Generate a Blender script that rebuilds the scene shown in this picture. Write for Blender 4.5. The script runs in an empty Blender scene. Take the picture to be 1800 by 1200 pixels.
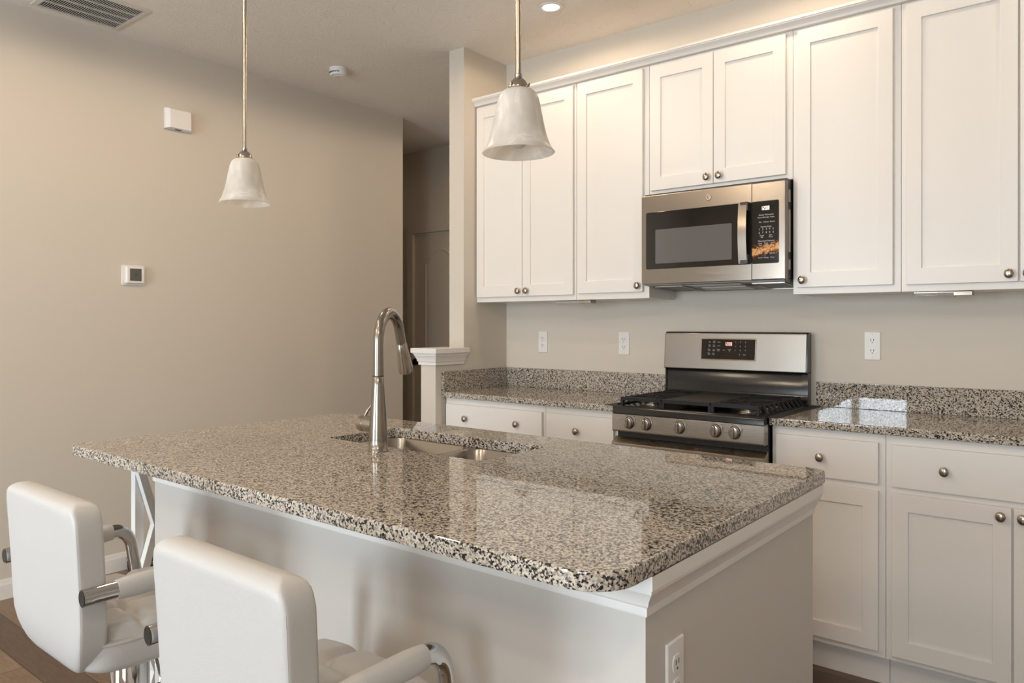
import bpy, bmesh, math, random
from mathutils import Vector, Matrix
from mathutils.geometry import tessellate_polygon
random.seed(7)
PI = math.pi
S = bpy.context.scene
COL = S.collection
K = 0.8468            # plan scale: every x and y below is multiplied by this, z is not

# ------------------------------------------------------------------ camera
cd = bpy.data.cameras.new('camera')
cam = bpy.data.objects.new('camera', cd)
COL.objects.link(cam)
cam.location = (2.643, -3.4148, 1.2598)
cam.rotation_euler = (PI / 2, 0, 0.7103)
cd.sensor_width = 36.0
cd.lens = 1325.7 / 1800 * 36.0
cd.shift_x = (900 - 821.8) / 1800
cd.shift_y = -(600 - 570.5) / 1800
cd.clip_start = 0.02
S.camera = cam

# ------------------------------------------------------------------ colour management, world
S.view_settings.view_transform = 'Standard'
S.view_settings.look = 'None'
S.view_settings.exposure = 0.36
S.view_settings.gamma = 1.0
S.view_settings.use_curve_mapping = False
W = bpy.data.worlds.new('world')
S.world = W
W.use_nodes = True
bg = W.node_tree.nodes['Background']
bg.inputs[0].default_value = (0.80, 0.90, 1.0, 1)
bg.inputs[1].default_value = 1.6


def area_light(name, x, y, z, sx, sz, power, color, rot):
    l = bpy.data.lights.new(name, 'AREA')
    l.shape = 'RECTANGLE'
    l.size = sx * K
    l.size_y = sz
    l.energy = power
    l.color = color
    o = bpy.data.objects.new(name, l)
    COL.objects.link(o)
    o.location = (x * K, y * K, z)
    o.rotation_euler = rot
    return o


# daylight standing just outside the windows of the wall behind the camera
SKY = (0.76, 0.89, 1.0)
area_light('daylight', 0.475, -7.25, 1.10, 1.32, 2.1, 104, SKY, (PI / 2, 0, 0))
area_light('daylight', 3.55, -7.25, 1.50, 1.5, 1.4, 55, SKY, (PI / 2, 0, 0))  # extra daylight through the right-hand window, unseen and added to brighten the room

# ------------------------------------------------------------------ helpers
ORG = {}


def tag(o, label=None, cat=None, group=None, kind=None):
    if label: o['label'] = label
    if cat: o['category'] = cat
    if group: o['group'] = group
    if kind: o['kind'] = kind
    return o


def thing(name, label, cat, loc=(0, 0, 0), group=None):
    o = bpy.data.objects.new(name, None)
    o.empty_display_size = 0.05
    COL.objects.link(o)
    o.location = (loc[0] * K, loc[1] * K, loc[2])
    ORG[o.name] = loc
    return tag(o, label, cat, group)


def clone(o, loc=None, parent=None, label=None):
    c = o.copy()
    COL.objects.link(c)
    if parent: c.parent = parent
    if loc: c.location = (loc[0] * K, loc[1] * K, loc[2])
    if label: c['label'] = label
    for ch in [x for x in COL.objects if x.parent == o]:
        clone(ch, None, c)
    return c


class MB:
    def __init__(s):
        s.bm = bmesh.new()

    def box(s, x0, x1, y0, y1, z0, z1, bev=0.0, seg=2):
        r = bmesh.ops.create_cube(s.bm, size=1.0)
        vs = r['verts']
        for v in vs:
            v.co = Vector((x0 + (v.co.x + .5) * (x1 - x0), y0 + (v.co.y + .5) * (y1 - y0), z0 + (v.co.z + .5) * (z1 - z0)))
        if bev > 0:
            es = list({e for v in vs for e in v.link_edges})
            bmesh.ops.bevel(s.bm, geom=es, offset=bev, segments=seg, profile=0.5, affect='EDGES', clamp_overlap=True)
        return s

    def face(s, pts):
        s.bm.faces.new([s.bm.verts.new(p) for p in pts])
        return s

    def loft(s, loops, cap0=True, cap1=True, closed=True):
        rows = [[s.bm.verts.new(p) for p in lp] for lp in loops]
        n = len(rows[0])
        for a, b in zip(rows, rows[1:]):
            for i in range(n if closed else n - 1):
                j = (i + 1) % n
                s.bm.faces.new((a[i], a[j], b[j], b[i]))
        if cap0: s.bm.faces.new(rows[0][::-1])
        if cap1: s.bm.faces.new(rows[-1])
        return s

    def lathe(s, prof, c, axis='z', n=32, sx=1.0):
        # prof: (radius, offset along the axis); axis may be 'z' or '-y' (pointing at the viewer's side) or '+x'
        loops = []
        for r, h in prof:
            lp = []
            for i in range(n):
                a = 2 * PI * i / n
                u, v = r * math.cos(a), r * math.sin(a)
                if axis == 'z': p = (c[0] + u, c[1] + v, c[2] + h)
                elif axis == '-y': p = (c[0] + u * sx, c[1] - h, c[2] + v)
                elif axis == '+x': p = (c[0] + h, c[1] + u * sx, c[2] + v)
                elif axis == '-x': p = (c[0] - h, c[1] + u * sx, c[2] + v)
                lp.append(p)
            loops.append(lp)
        s.loft(loops, prof[0][0] > 1e-6, prof[-1][0] > 1e-6)
        return s

    def tube(s, path, rad, n=14, cap=True):
        P = [Vector(p) for p in path]
        R = rad if isinstance(rad, (list, tuple)) else [rad] * len(P)
        t0 = (P[1] - P[0]).normalized()
        ref = Vector((0, 0, 1)) if abs(t0.z) < 0.9 else Vector((1, 0, 0))
        nrm = t0.cross(ref).normalized()
        loops = []
        for i, p in enumerate(P):
            a = P[max(i - 1, 0)]
            b = P[min(i + 1, len(P) - 1)]
            t = (b - a).normalized()
            nrm = (nrm - t * nrm.dot(t)).normalized()
            bn = t.cross(nrm)
            loops.append([p + (nrm * math.cos(2 * PI * k / n) + bn * math.sin(2 * PI * k / n)) * R[i] for k in range(n)])
        s.loft(loops, cap, cap)
        return s

    def bar(s, a, b, w, h, up=(0, 0, 1)):
        # a straight bar of rectangular section from a to b
        a, b, up = Vector(a), Vector(b), Vector(up)
        t = (b - a).normalized()
        sd = t.cross(up).normalized()
        up2 = sd.cross(t)
        q = [sd * w / 2 + up2 * h / 2, -sd * w / 2 + up2 * h / 2, -sd * w / 2 - up2 * h / 2, sd * w / 2 - up2 * h / 2]
        s.loft([[a + v for v in q], [b + v for v in q]])
        return s

    def text(s, txt, x, y, z, size, align='CENTER', bold=0.0):
        c = bpy.data.curves.new('tmp', 'FONT')
        c.body = txt
        c.size = size
        c.align_x = align
        c.align_y = 'CENTER'
        c.offset = bold
        c.extrude = 0.0003
        o = bpy.data.objects.new('tmp', c)
        COL.objects.link(o)
        bpy.context.view_layer.update()
        m = bpy.data.meshes.new_from_object(o.evaluated_get(bpy.context.evaluated_depsgraph_get()))
        m.transform(Matrix(((1, 0, 0, x), (0, 0, -1, y), (0, 1, 0, z), (0, 0, 0, 1))))
        s.bm.from_mesh(m)
        bpy.data.objects.remove(o)
        bpy.data.curves.remove(c)
        bpy.data.meshes.remove(m)
        return s

    def build(s, name, mat, parent=None, org=None, smooth=40, label=None, fix=True):
        if fix: bmesh.ops.recalc_face_normals(s.bm, faces=s.bm.faces[:])
        root = parent
        while root is not None and root.name not in ORG: root = root.parent
        og = org if org else (ORG[root.name] if root else (0, 0, 0))
        for v in s.bm.verts:
            v.co = Vector(((v.co.x - og[0]) * K, (v.co.y - og[1]) * K, v.co.z - og[2]))
        me = bpy.data.meshes.new(name)
        s.bm.to_mesh(me)
        s.bm.free()
        me.materials.append(mat)
        if smooth:
            me.polygons.foreach_set('use_smooth', [True] * len(me.polygons))
            me.set_sharp_from_angle(angle=math.radians(smooth))
        o = bpy.data.objects.new(name, me)
        COL.objects.link(o)
        if smooth and smooth <= 45:
            wn = o.modifiers.new('even_normals', 'WEIGHTED_NORMAL')
            wn.keep_sharp = True
            wn.weight = 100
        if parent is not None: o.parent = parent
        elif org: o.location = (og[0] * K, og[1] * K, og[2])
        if parent is None: ORG[o.name] = og
        if label: o['label'] = label
        return o


def rrect(x0, x1, y0, y1, radii, z, n=8, inset=0.0):
    # rounded rectangle loop, counter-clockwise from the (x1,y0) corner; radii for corners (x0y0, x1y0, x1y1, x0y1)
    x0, x1, y0, y1 = x0 + inset, x1 - inset, y0 + inset, y1 - inset
    out = []
    cs = ((x0, y0, 1, 1, radii[0], PI), (x1, y0, -1, 1, radii[1], 1.5 * PI), (x1, y1, -1, -1, radii[2], 0), (x0, y1, 1, -1, radii[3], .5 * PI))
    for cx, cy, sx, sy, r, a0 in cs:
        r = max(r - inset, 0.0005)
        for i in range(n + 1):
            a = a0 + .5 * PI * i / n
            out.append((cx + sx * r + r * math.cos(a), cy + sy * r + r * math.sin(a), z))
    return out


def slab(mb, loopf, z0, z1, e=0.006, hole=None):
    # worktop slab with eased edges; loopf(inset, z) gives the outline; hole(z) an optional cut-out
    prof = ((e, z0), (e * .3, z0 + e * .3), (0, z0 + e), (0, z1 - e), (e * .3, z1 - e * .3), (e, z1))
    loops = [loopf(i, z) for i, z in prof]
    mb.loft(loops, cap0=(hole is None), cap1=(hole is None))
    if hole:
        eh = 0.003
        hp = ((0, z0), (0, z1 - eh), (-eh * .3, z1 - eh * .3), (-eh, z1))
        hl = [hole(i, z) for i, z in hp]
        mb.loft(hl, False, False)
        for ol, il in ((loops[-1], hl[-1]), (loops[0], hl[0])):
            allp = [Vector(p) for p in ol] + [Vector(p) for p in il]
            vs = [mb.bm.verts.new(p) for p in allp]
            for t in tessellate_polygon([[Vector(p) for p in ol], [Vector(p) for p in il]]):
                try: mb.bm.faces.new([vs[i] for i in t])
                except ValueError: pass
        bmesh.ops.remove_doubles(mb.bm, verts=mb.bm.verts[:], dist=1e-5)
    return mb


def superloop(cx, cy, hx, hy, z, p=5.0, n=44):
    lp = []
    for i in range(n):
        a = 2 * PI * i / n
        c, s_ = math.cos(a), math.sin(a)
        lp.append((cx + hx * math.copysign(abs(c) ** (2 / p), c), cy + hy * math.copysign(abs(s_) ** (2 / p), s_), z))
    return lp


# ------------------------------------------------------------------ materials
class NT:
    def __init__(s, name):
        s.m = bpy.data.materials.new(name)
        s.m.use_nodes = True
        s.t = s.m.node_tree
        s.b = s.t.nodes['Principled BSDF']

    def n(s, typ, **kw):
        nd = s.t.nodes.new(typ)
        for k, v in kw.items():
            if hasattr(nd, k): setattr(nd, k, v)
            else: nd.inputs[k.replace('_', ' ')].default_value = v
        return nd

    def l(s, a, b):
        s.t.links.new(a, b)
        return s

    def coord(s, scale=(1, 1, 1)):
        tc = s.n('ShaderNodeTexCoord')
        mp = s.n('ShaderNodeMapping')
        mp.inputs['Scale'].default_value = scale
        s.l(tc.outputs['Object'], mp.inputs['Vector'])
        return mp.outputs['Vector']

    def ramp(s, fac, stops, interp='LINEAR'):
        r = s.n('ShaderNodeValToRGB')
        cr = r.color_ramp
        cr.interpolation = interp
        while len(cr.elements) < len(stops): cr.elements.new(0.5)
        for e, (p, c) in zip(cr.elements, stops):
            e.position = p
            e.color = c if len(c) == 4 else (*c, 1)
        s.l(fac, r.inputs['Fac'])
        return r.outputs['Color']

    def bump(s, h, strength=0.2, dist=0.01, inv=False):
        b = s.n('ShaderNodeBump')
        b.invert = inv
        b.inputs['Strength'].default_value = strength
        b.inputs['Distance'].default_value = dist
        s.l(h, b.inputs['Height'])
        s.l(b.outputs['Normal'], s.b.inputs['Normal'])


def simple(name, col, rough=0.5, metal=0.0, coat=0.0, spec=0.5):
    t = NT(name)
    t.b.inputs['Base Color'].default_value = (*col, 1)
    t.b.inputs['Roughness'].default_value = rough
    t.b.inputs['Metallic'].default_value = metal
    t.b.inputs['Coat Weight'].default_value = coat
    t.b.inputs['Specular IOR Level'].default_value = spec
    return t


def painted(name, col, rough=0.55, scale=220, strength=0.05):
    t = simple(name, col, rough)
    no = t.n('ShaderNodeTexNoise', Scale=float(scale), Detail=3.0)
    t.l(t.coord(), no.inputs['Vector'])
    t.bump(no.outputs['Fac'], strength, 0.002)
    return t.m


def brushed(name, col, rough, stretch=(1, 1, 60), vary=0.12):
    t = simple(name, col, rough, 1.0)
    no = t.n('ShaderNodeTexNoise', Scale=14.0, Detail=4.0)
    t.l(t.coord(stretch), no.inputs['Vector'])
    mr = t.n('ShaderNodeMapRange')
    mr.inputs['To Min'].default_value = rough - vary * .5
    mr.inputs['To Max'].default_value = rough + vary * .5
    t.l(no.outputs['Fac'], mr.inputs['Value'])
    t.l(mr.outputs['Result'], t.b.inputs['Roughness'])
    t.bump(no.outputs['Fac'], 0.02, 0.001)
    return t.m


def granite_mat():
    t = simple('speckled_granite', (0.5, 0.48, 0.45), 0.03, 0.0, spec=0.6)
    co = t.coord()
    wob = t.n('ShaderNodeTexNoise', Scale=400.0, Detail=2.0)
    t.l(co, wob.inputs['Vector'])
    vm = t.n('ShaderNodeVectorMath', operation='MULTIPLY_ADD')
    vm.inputs[1].default_value = (0.004, 0.004, 0.004)
    t.l(wob.outputs['Color'], vm.inputs[0])
    t.l(co, vm.inputs[2])
    v1 = t.n('ShaderNodeTexVoronoi', Scale=290.0)
    t.l(vm.outputs[0], v1.inputs['Vector'])
    sp = t.n('ShaderNodeSeparateColor')
    t.l(v1.outputs['Color'], sp.inputs[0])
    big = t.n('ShaderNodeTexNoise', Scale=108.0, Detail=3.0, Roughness=0.6)
    t.l(co, big.inputs['Vector'])
    ma = t.n('ShaderNodeMath', operation='MULTIPLY_ADD')
    ma.inputs[1].default_value = 0.9
    t.l(big.outputs['Fac'], ma.inputs[0])
    t.l(sp.outputs[0], ma.inputs[2])
    sc = t.n('ShaderNodeMath', operation='MULTIPLY')
    sc.inputs[1].default_value = 0.55
    t.l(ma.outputs[0], sc.inputs[0])
    c = t.ramp(sc.outputs[0], [(0.0, (.012, .011, .011)), (0.375, (.022, .020, .019)), (0.40, (.09, .082, .074)), (0.44, (.25, .228, .20)),
                               (0.485, (.48, .425, .355)), (0.62, (.64, .578, .495)), (0.74, (.29, .235, .18)), (0.86, (.66, .60, .52))])
    t.l(c, t.b.inputs['Base Color'])
    return t.m


def floor_mat():
    t = simple('wood_plank', (0.2, 0.13, 0.08), 0.35)
    co = t.coord()
    br = t.n('ShaderNodeTexBrick', offset=0.37)
    for k, v in (('Scale', 1.0), ('Mortar Size', 0.0015), ('Brick Width', 1.1), ('Row Height', 0.125), ('Bias', 0.0)):
        br.inputs[k].default_value = v
    br.inputs['Color1'].default_value = (0, 0, 0, 1)
    br.inputs['Color2'].default_value = (1, 1, 1, 1)
    br.inputs['Mortar'].default_value = (0.5, 0.5, 0.5, 1)
    t.l(co, br.inputs['Vector'])
    gr = t.n('ShaderNodeTexNoise', Scale=9.0, Detail=8.0, Roughness=0.62, Distortion=0.6)
    t.l(t.coord((1.2, 9, 1)), gr.inputs['Vector'])
    mx = t.n('ShaderNodeMix', data_type='FLOAT')
    mx.inputs['Factor'].default_value = 0.45
    t.l(gr.outputs['Fac'], mx.inputs['A'])
    t.l(br.outputs['Color'], mx.inputs['B'])
    c = t.ramp(mx.outputs['Result'], [(0.12, (.045, .026, .015)), (0.45, (.13, .08, .048)), (0.7, (.24, .155, .098)), (0.95, (.33, .23, .155))])
    dk = t.n('ShaderNodeMix', data_type='RGBA')
    t.l(br.outputs['Fac'], dk.inputs['Factor'])
    t.l(c, dk.inputs['A'])
    dk.inputs['B'].default_value = (.02, .012, .008, 1)
    t.l(dk.outputs['Result'], t.b.inputs['Base Color'])
    t.bump(gr.outputs['Fac'], 0.08, 0.004)
    return t.m


def ceiling_mat():
    t = simple('stomped_ceiling_texture', (0.84, 0.78, 0.71), 0.8)
    co = t.coord()
    w = t.n('ShaderNodeTexNoise', Scale=5.0, Detail=2.0)
    t.l(co, w.inputs['Vector'])
    vm = t.n('ShaderNodeVectorMath', operation='MULTIPLY_ADD')
    vm.inputs[1].default_value = (0.28, 0.28, 0.0)
    t.l(w.outputs['Color'], vm.inputs[0])
    t.l(co, vm.inputs[2])
    n1 = t.n('ShaderNodeTexNoise', noise_type='RIDGED_MULTIFRACTAL', Scale=34.0, Detail=3.0, Roughness=0.55, Distortion=2.6)
    t.l(vm.outputs[0], n1.inputs['Vector'])
    t.bump(n1.outputs['Fac'], 0.6, 0.006, True)
    return t.m


def alabaster_mat():
    t = NT('alabaster_glass')
    nt = t.t
    co = t.coord()
    no = t.n('ShaderNodeTexNoise', Scale=9.0, Detail=4.0, Distortion=2.2)
    t.l(co, no.inputs['Vector'])
    c = t.ramp(no.outputs['Fac'], [(0.3, (.80, .76, .70)), (0.52, (.88, .85, .80)), (0.58, (.97, .95, .92)), (0.66, (.86, .82, .77))])
    t.l(c, t.b.inputs['Base Color'])
    t.b.inputs['Roughness'].default_value = 0.28
    tr = t.n('ShaderNodeBsdfTranslucent')
    t.l(c, tr.inputs['Color'])
    mx = t.n('ShaderNodeMixShader')
    mx.inputs[0].default_value = 0.5
    t.l(t.b.outputs[0], mx.inputs[1])
    t.l(tr.outputs[0], mx.inputs[2])
    tp = t.n('ShaderNodeBsdfTransparent')
    m2 = t.n('ShaderNodeMixShader')
    m2.inputs[0].default_value = 0.10
    t.l(mx.outputs[0], m2.inputs[1])
    t.l(tp.outputs[0], m2.inputs[2])
    out = [n for n in nt.nodes if n.type == 'OUTPUT_MATERIAL'][0]
    t.l(m2.outputs[0], out.inputs[0])
    return t.m


def clear_mat(name, fac=0.12, tint=(1, 1, 1)):
    t = NT(name)
    tp = t.n('ShaderNodeBsdfTransparent')
    tp.inputs[0].default_value = (*tint, 1)
    t.b.inputs['Base Color'].default_value = (.8, .8, .8, 1)
    t.b.inputs['Roughness'].default_value = 0.05
    mx = t.n('ShaderNodeMixShader')
    mx.inputs[0].default_value = fac
    t.l(tp.outputs[0], mx.inputs[1])
    t.l(t.b.outputs[0], mx.inputs[2])
    out = [n for n in t.t.nodes if n.type == 'OUTPUT_MATERIAL'][0]
    t.l(mx.outputs[0], out.inputs[0])
    return t.m


def glow(name, col, strength):
    t = simple(name, col, 0.5)
    t.b.inputs['Emission Color'].default_value = (*col, 1)
    t.b.inputs['Emission Strength'].default_value = strength
    return t.m


def leather_mat():
    t = simple('white_leatherette', (0.54, 0.523, 0.50), 0.42)
    v = t.n('ShaderNodeTexVoronoi', Scale=420.0)
    t.l(t.coord(), v.inputs['Vector'])
    no = t.n('ShaderNodeTexNoise', Scale=14.0, Detail=3.0)
    t.l(t.coord(), no.inputs['Vector'])
    ad = t.n('ShaderNodeMath', operation='MULTIPLY_ADD')
    ad.inputs[1].default_value = 6.0
    t.l(no.outputs['Fac'], ad.inputs[0])
    t.l(v.outputs['Distance'], ad.inputs[2])
    t.bump(ad.outputs[0], 0.10, 0.0015)
    return t.m


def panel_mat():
    # black glass carrying a noisy orange band across its lower part
    t = simple('black_glass_with_orange_band', (.012, .011, .010), 0.08)
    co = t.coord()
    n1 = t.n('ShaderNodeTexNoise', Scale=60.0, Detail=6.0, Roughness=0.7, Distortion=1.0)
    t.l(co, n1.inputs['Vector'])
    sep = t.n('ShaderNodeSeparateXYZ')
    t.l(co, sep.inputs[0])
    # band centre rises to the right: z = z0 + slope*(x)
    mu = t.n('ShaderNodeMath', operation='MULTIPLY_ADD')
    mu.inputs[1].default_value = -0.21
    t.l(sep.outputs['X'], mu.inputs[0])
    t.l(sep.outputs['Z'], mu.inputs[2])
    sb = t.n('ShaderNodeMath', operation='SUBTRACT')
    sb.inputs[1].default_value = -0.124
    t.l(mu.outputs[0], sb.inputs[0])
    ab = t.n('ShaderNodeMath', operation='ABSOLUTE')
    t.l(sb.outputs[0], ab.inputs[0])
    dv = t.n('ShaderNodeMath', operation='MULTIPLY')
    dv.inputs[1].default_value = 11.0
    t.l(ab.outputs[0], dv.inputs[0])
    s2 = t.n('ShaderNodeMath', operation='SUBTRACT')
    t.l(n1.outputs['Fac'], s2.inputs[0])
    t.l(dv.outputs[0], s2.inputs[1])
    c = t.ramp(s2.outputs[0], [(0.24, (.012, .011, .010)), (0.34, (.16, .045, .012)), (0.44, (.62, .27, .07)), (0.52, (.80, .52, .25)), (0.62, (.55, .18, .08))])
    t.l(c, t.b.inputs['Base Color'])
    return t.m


M = {}
M['wall'] = painted('greige_wall_paint', (0.645, 0.588, 0.508), 0.6)
M['kitchenwall'] = M['wall']
M['ceiling'] = ceiling_mat()
M['floor'] = floor_mat()
M['trim'] = painted('white_trim_paint', (0.80, 0.77, 0.73), 0.35, 60, 0.02)
M['cab'] = painted('white_cabinet_paint', (0.80, 0.765, 0.72), 0.33, 90, 0.02)
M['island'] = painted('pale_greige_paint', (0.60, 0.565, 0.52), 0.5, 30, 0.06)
M['cabin'] = simple('unfinished_cabinet_underside', (0.35, 0.26, 0.18), 0.6).m
M['granite'] = granite_mat()
M['steel'] = brushed('brushed_stainless_steel', (0.31, 0.278, 0.242), 0.23, (60, 60, 1))
M['steel_h'] = brushed('horizontally_brushed_stainless_steel', (0.26, 0.225, 0.188), 0.22, (1, 1, 60))
M['steel_bg'] = brushed('backguard_stainless_steel', (0.27, 0.243, 0.212), 0.33, (1, 1, 60), 0.06)
M['steel_range'] = brushed('range_stainless_steel', (0.46, 0.412, 0.355), 0.28, (1, 1, 60), 0.06)
M['sink'] = brushed('satin_sink_steel', (0.36, 0.32, 0.275), 0.22, (1, 1, 30))
M['nickel'] = brushed('brushed_nickel', (0.42, 0.375, 0.32), 0.24, (60, 60, 1), 0.04)
M['rod'] = simple('satin_nickel_rod', (0.42, 0.375, 0.32), 0.25, 1.0).m
M['chrome'] = simple('chrome', (0.56, 0.55, 0.54), 0.06, 1.0).m
M['darkchrome'] = simple('dark_tube_hollow', (0.05, 0.045, 0.04), 0.4, 0.6).m
M['enamel'] = simple('black_enamel', (0.012, 0.0115, 0.011), 0.16).m
M['satinblack'] = simple('satin_black', (0.016, 0.015, 0.014), 0.38).m
M['iron'] = simple('cast_iron', (0.014, 0.013, 0.012), 0.5, spec=0.3).m
M['blackglass'] = simple('black_glass', (0.016, 0.014, 0.012), 0.05).m
M['window_screen'] = simple('grey_screened_glass', (0.13, 0.125, 0.12), 0.10).m
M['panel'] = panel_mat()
M['plastic'] = simple('white_plastic', (0.80, 0.78, 0.75), 0.35).m
M['underside'] = simple('grey_enamel', (0.20, 0.195, 0.19), 0.4).m
M['slot'] = simple('dark_slot', (0.03, 0.028, 0.026), 0.6).m
M['lcd'] = simple('grey_lcd', (0.10, 0.105, 0.095), 0.25).m
M['ledwhite'] = glow('lit_white_digits', (1.0, 0.95, 0.9), 0.6)
M['ledpink'] = glow('lit_pink_digits', (1.0, 0.60, 0.58), 0.6)
M['ink'] = simple('pale_lettering', (0.62, 0.60, 0.57), 0.5).m
M['darkink'] = simple('dark_lettering', (0.05, 0.045, 0.04), 0.5).m
M['lens'] = glow('glowing_lamp_lens', (1.0, 0.84, 0.66), 5.0)
M['alabaster'] = alabaster_mat()
M['acrylic'] = clear_mat('clear_acrylic', 0.35, (.93, .93, .92))
M['glass'] = clear_mat('window_glass', 0.06)
M['leather'] = leather_mat()
M['rubber'] = simple('matt_black_rubber', (0.012, 0.010, 0.009), 0.6).m
M['bronze'] = simple('dark_bronze', (0.035, 0.025, 0.018), 0.35, 0.8).m
M['halldoor'] = painted('hall_door_paint', (0.62, 0.57, 0.50), 0.45, 60, 0.02)
M['ventwhite'] = simple('white_enamelled_metal', (0.68, 0.63, 0.57), 0.4).m
M['xwhite'] = simple('white_powder_coat', (0.78, 0.76, 0.73), 0.4).m

# ------------------------------------------------------------------ the room shell
H = 2.743
XL, XR, YB = -1.457, 5.6, -7.0            # left wall, right wall, wall behind the camera
YL = 0.45                                 # where the left wall ends and the hall begins
YH = 1.417                                # far wall of the hall


def struct(name, mb, mat, smooth=40):
    return tag(mb.build(name, mat, smooth=smooth), kind='structure')


struct('floor', MB().box(-4.6, XR + .1, YB - .1, YH + .12, -0.1, 0.0), M['floor'])
struct('ceiling', MB().box(-4.6, XR + .1, YB - .1, YH + .12, H, H + 0.1), M['ceiling'])
struct('wall_left', MB().box(XL - .12, XL, YB - .1, YL, 0, H), M['wall'])
struct('wall_hallside', MB().box(-4.6, XL - .12, YL - .12, YL, 0, H), M['wall'])
struct('wall_hall_end', MB().box(-4.7, -4.6, YL - .12, YH + .12, 0, H), M['wall'])
struct('wall_back', MB().box(0.0, XR + .1, 0.0, 0.12, 0, H), M['wall'])
struct('wall_hall_right', MB().box(2.9, 3.0, 0.12, YH, 0, H), M['wall'])
struct('wall_right', MB().box(XR, XR + .1, YB - .1, 0, 0, H), M['wall'])

# short wall at the end of the kitchen run: full height part and the low part in front of it
dv = MB()
dv.box(-.1216, 0, -.44, .12, 0, H)
dv.box(-.1216, 0, -.70, -.44, 0, 1.055)
struct('wall_divider', dv, M['wall'])
# moulded cap on the low part
cap = MB()
x0, x1, y0, y1 = -.1216, 0.0, -.70, -.452
prof = [(0.0, 1.052), (.012, 1.052), (.012, 1.066), (.017, 1.070), (.019, 1.080), (.026, 1.094), (.031, 1.100), (.031, 1.106), (.037, 1.108), (.037, 1.113),
        (.046, 1.114), (.046, 1.137), (.043, 1.139)]
cap.loft([[(x0 - d, y0 - d, z), (x1 + d, y0 - d, z), (x1 + d, y1 + d * .35, z), (x0 - d, y1 + d * .35, z)] for d, z in prof])
tag(cap.build('trim_1', M['trim'], smooth=20), kind='structure')

# hall far wall with its door
hw = MB()
DX0, DX1, DZ = -2.284, -1.524, 2.035
hw.box(-4.6, DX0, YH, YH + .12, 0, H)
hw.box(DX1, 3.0, YH, YH + .12, 0, H)
hw.box(DX0, DX1, YH, YH + .12, DZ, H)
struct('wall_hall', hw, M['wall'])
d1 = thing('door_1', None, None, (DX0, YH, 0))
tag(d1, kind='structure')
pn = MB()
pn.box(DX0 + .003, DX1 - .003, YH + .012, YH + .05, 0.008, DZ - .004, .002, 1)
yf = YH + .012


def arch_panel(mb, x0, x1, z0, z1, rise):
    # raised moulding ring with an arched top, standing on the door face
    def ring(ins, y):
        n = 14
        xa, xb, za = x0 + ins, x1 - ins, z0 + ins
        lp = [(xa, y, za), (xb, y, za)]
        for i in range(n + 1):
            t = i / n
            x = xb + (xa - xb) * t
            s_ = math.sin(PI * min(max((t - .12) / .76, 0), 1)) ** 1.2
            lp.append((x, y, z1 - ins + rise * s_))
        return lp
    mb.loft([ring(0, yf), ring(.008, yf - .006), ring(.018, yf - .006), ring(.028, yf + .001), ring(.045, yf - .003)], False, True)


arch_panel(pn, DX0 + .14, DX1 - .14, 1.02, 1.80, .10)
arch_panel(pn, DX0 + .14, DX1 - .14, 0.20, 0.86, 0.0)
pn.build('door_panel', M['halldoor'], d1, smooth=30)
cs = MB()
for a, b, c, d in ((DX0 - .085, DX0 - .004, 0, DZ + .003), (DX1 + .004, DX1 + .085, 0, DZ + .003), (DX0 - .085, DX1 + .085, DZ + .003, DZ + .085)):
    cs.box(a, b, YH - .016, YH, c, d, .004)
cs.build('door_casing', M['halldoor'], d1)
kb = MB()
kb.lathe([(.030, 0), (.030, .006), (.012, .010), (.011, .030), (.024, .040), (.030, .052), (.027, .064), (.012, .070), (0, .071)], (DX0 + .055, yf, .945), '-y', 20)
kb.build('door_knob', M['bronze'], d1)

# baseboards
bp = [(0, 0), (.013, 0), (.013, .062), (.010, .070), (.007, .076), (.005, .088), (0, .090)]


def baseboard(name, pts):
    # pts: polyline on the floor, room on its left-hand side is where the board stands out
    mb = MB()
    for (ax, ay), (bx, by) in zip(pts, pts[1:]):
        dx, dy = bx - ax, by - ay
        L = math.hypot(dx, dy)
        nx, ny = -dy / L, dx / L
        mb.loft([[(px + nx * d, py + ny * d, z) for d, z in bp] for px, py in ((ax, ay), (bx, by))])
    return tag(mb.build(name, M['trim'], smooth=25), kind='structure')


baseboard('baseboard_left', [(XL, YL), (XL, YB)])
baseboard('baseboard_divider', [(-.1216, -.70), (0, -.70)][::-1])
baseboard('baseboard_hall', [(DX0 - .085, YH), (-4.6, YH)])

# wall behind the camera with a glazed patio door and an unseen window added for extra daylight
wr = MB()
OP = [(-.18, 1.13, .04, 2.15), (2.80, 4.30, .80, 2.20)]
xs = XL
for a, b, z0, z1 in OP:
    wr.box(xs, a, YB - .1, YB, 0, H)
    wr.box(a, b, YB - .1, YB, 0, z0)
    wr.box(a, b, YB - .1, YB, z1, H)
    xs = b
wr.box(xs, XR, YB - .1, YB, 0, H)
struct('wall_rear', wr, M['wall'])
for i, (a, b, z0, z1) in enumerate(OP):
    w = thing('window_%d' % (i + 1), None, None, ((a + b) / 2, YB - .05, z0))
    tag(w, kind='structure')
    fr = MB()
    t_ = .05
    fr.box(a, a + t_, YB - .09, YB - .01, z0, z1).box(b - t_, b, YB - .09, YB - .01, z0, z1)
    fr.box(a, b, YB - .09, YB - .01, z0, z0 + t_).box(a, b, YB - .09, YB - .01, z1 - t_, z1)
    m_ = (a + b) / 2
    if b - a > 1: fr.box(m_ - .045, m_ + .045, YB - .09, YB - .01, z0, z1)
    else: fr.box(a, b, YB - .09, YB - .01, (z0 + z1) / 2 - .03, (z0 + z1) / 2 + .03)
    fr.build('window_frame', M['trim'], w)
    MB().box(a + t_, b - t_, YB - .055, YB - .045, z0 + t_, z1 - t_).build('window_pane', M['glass'], w)


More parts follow.
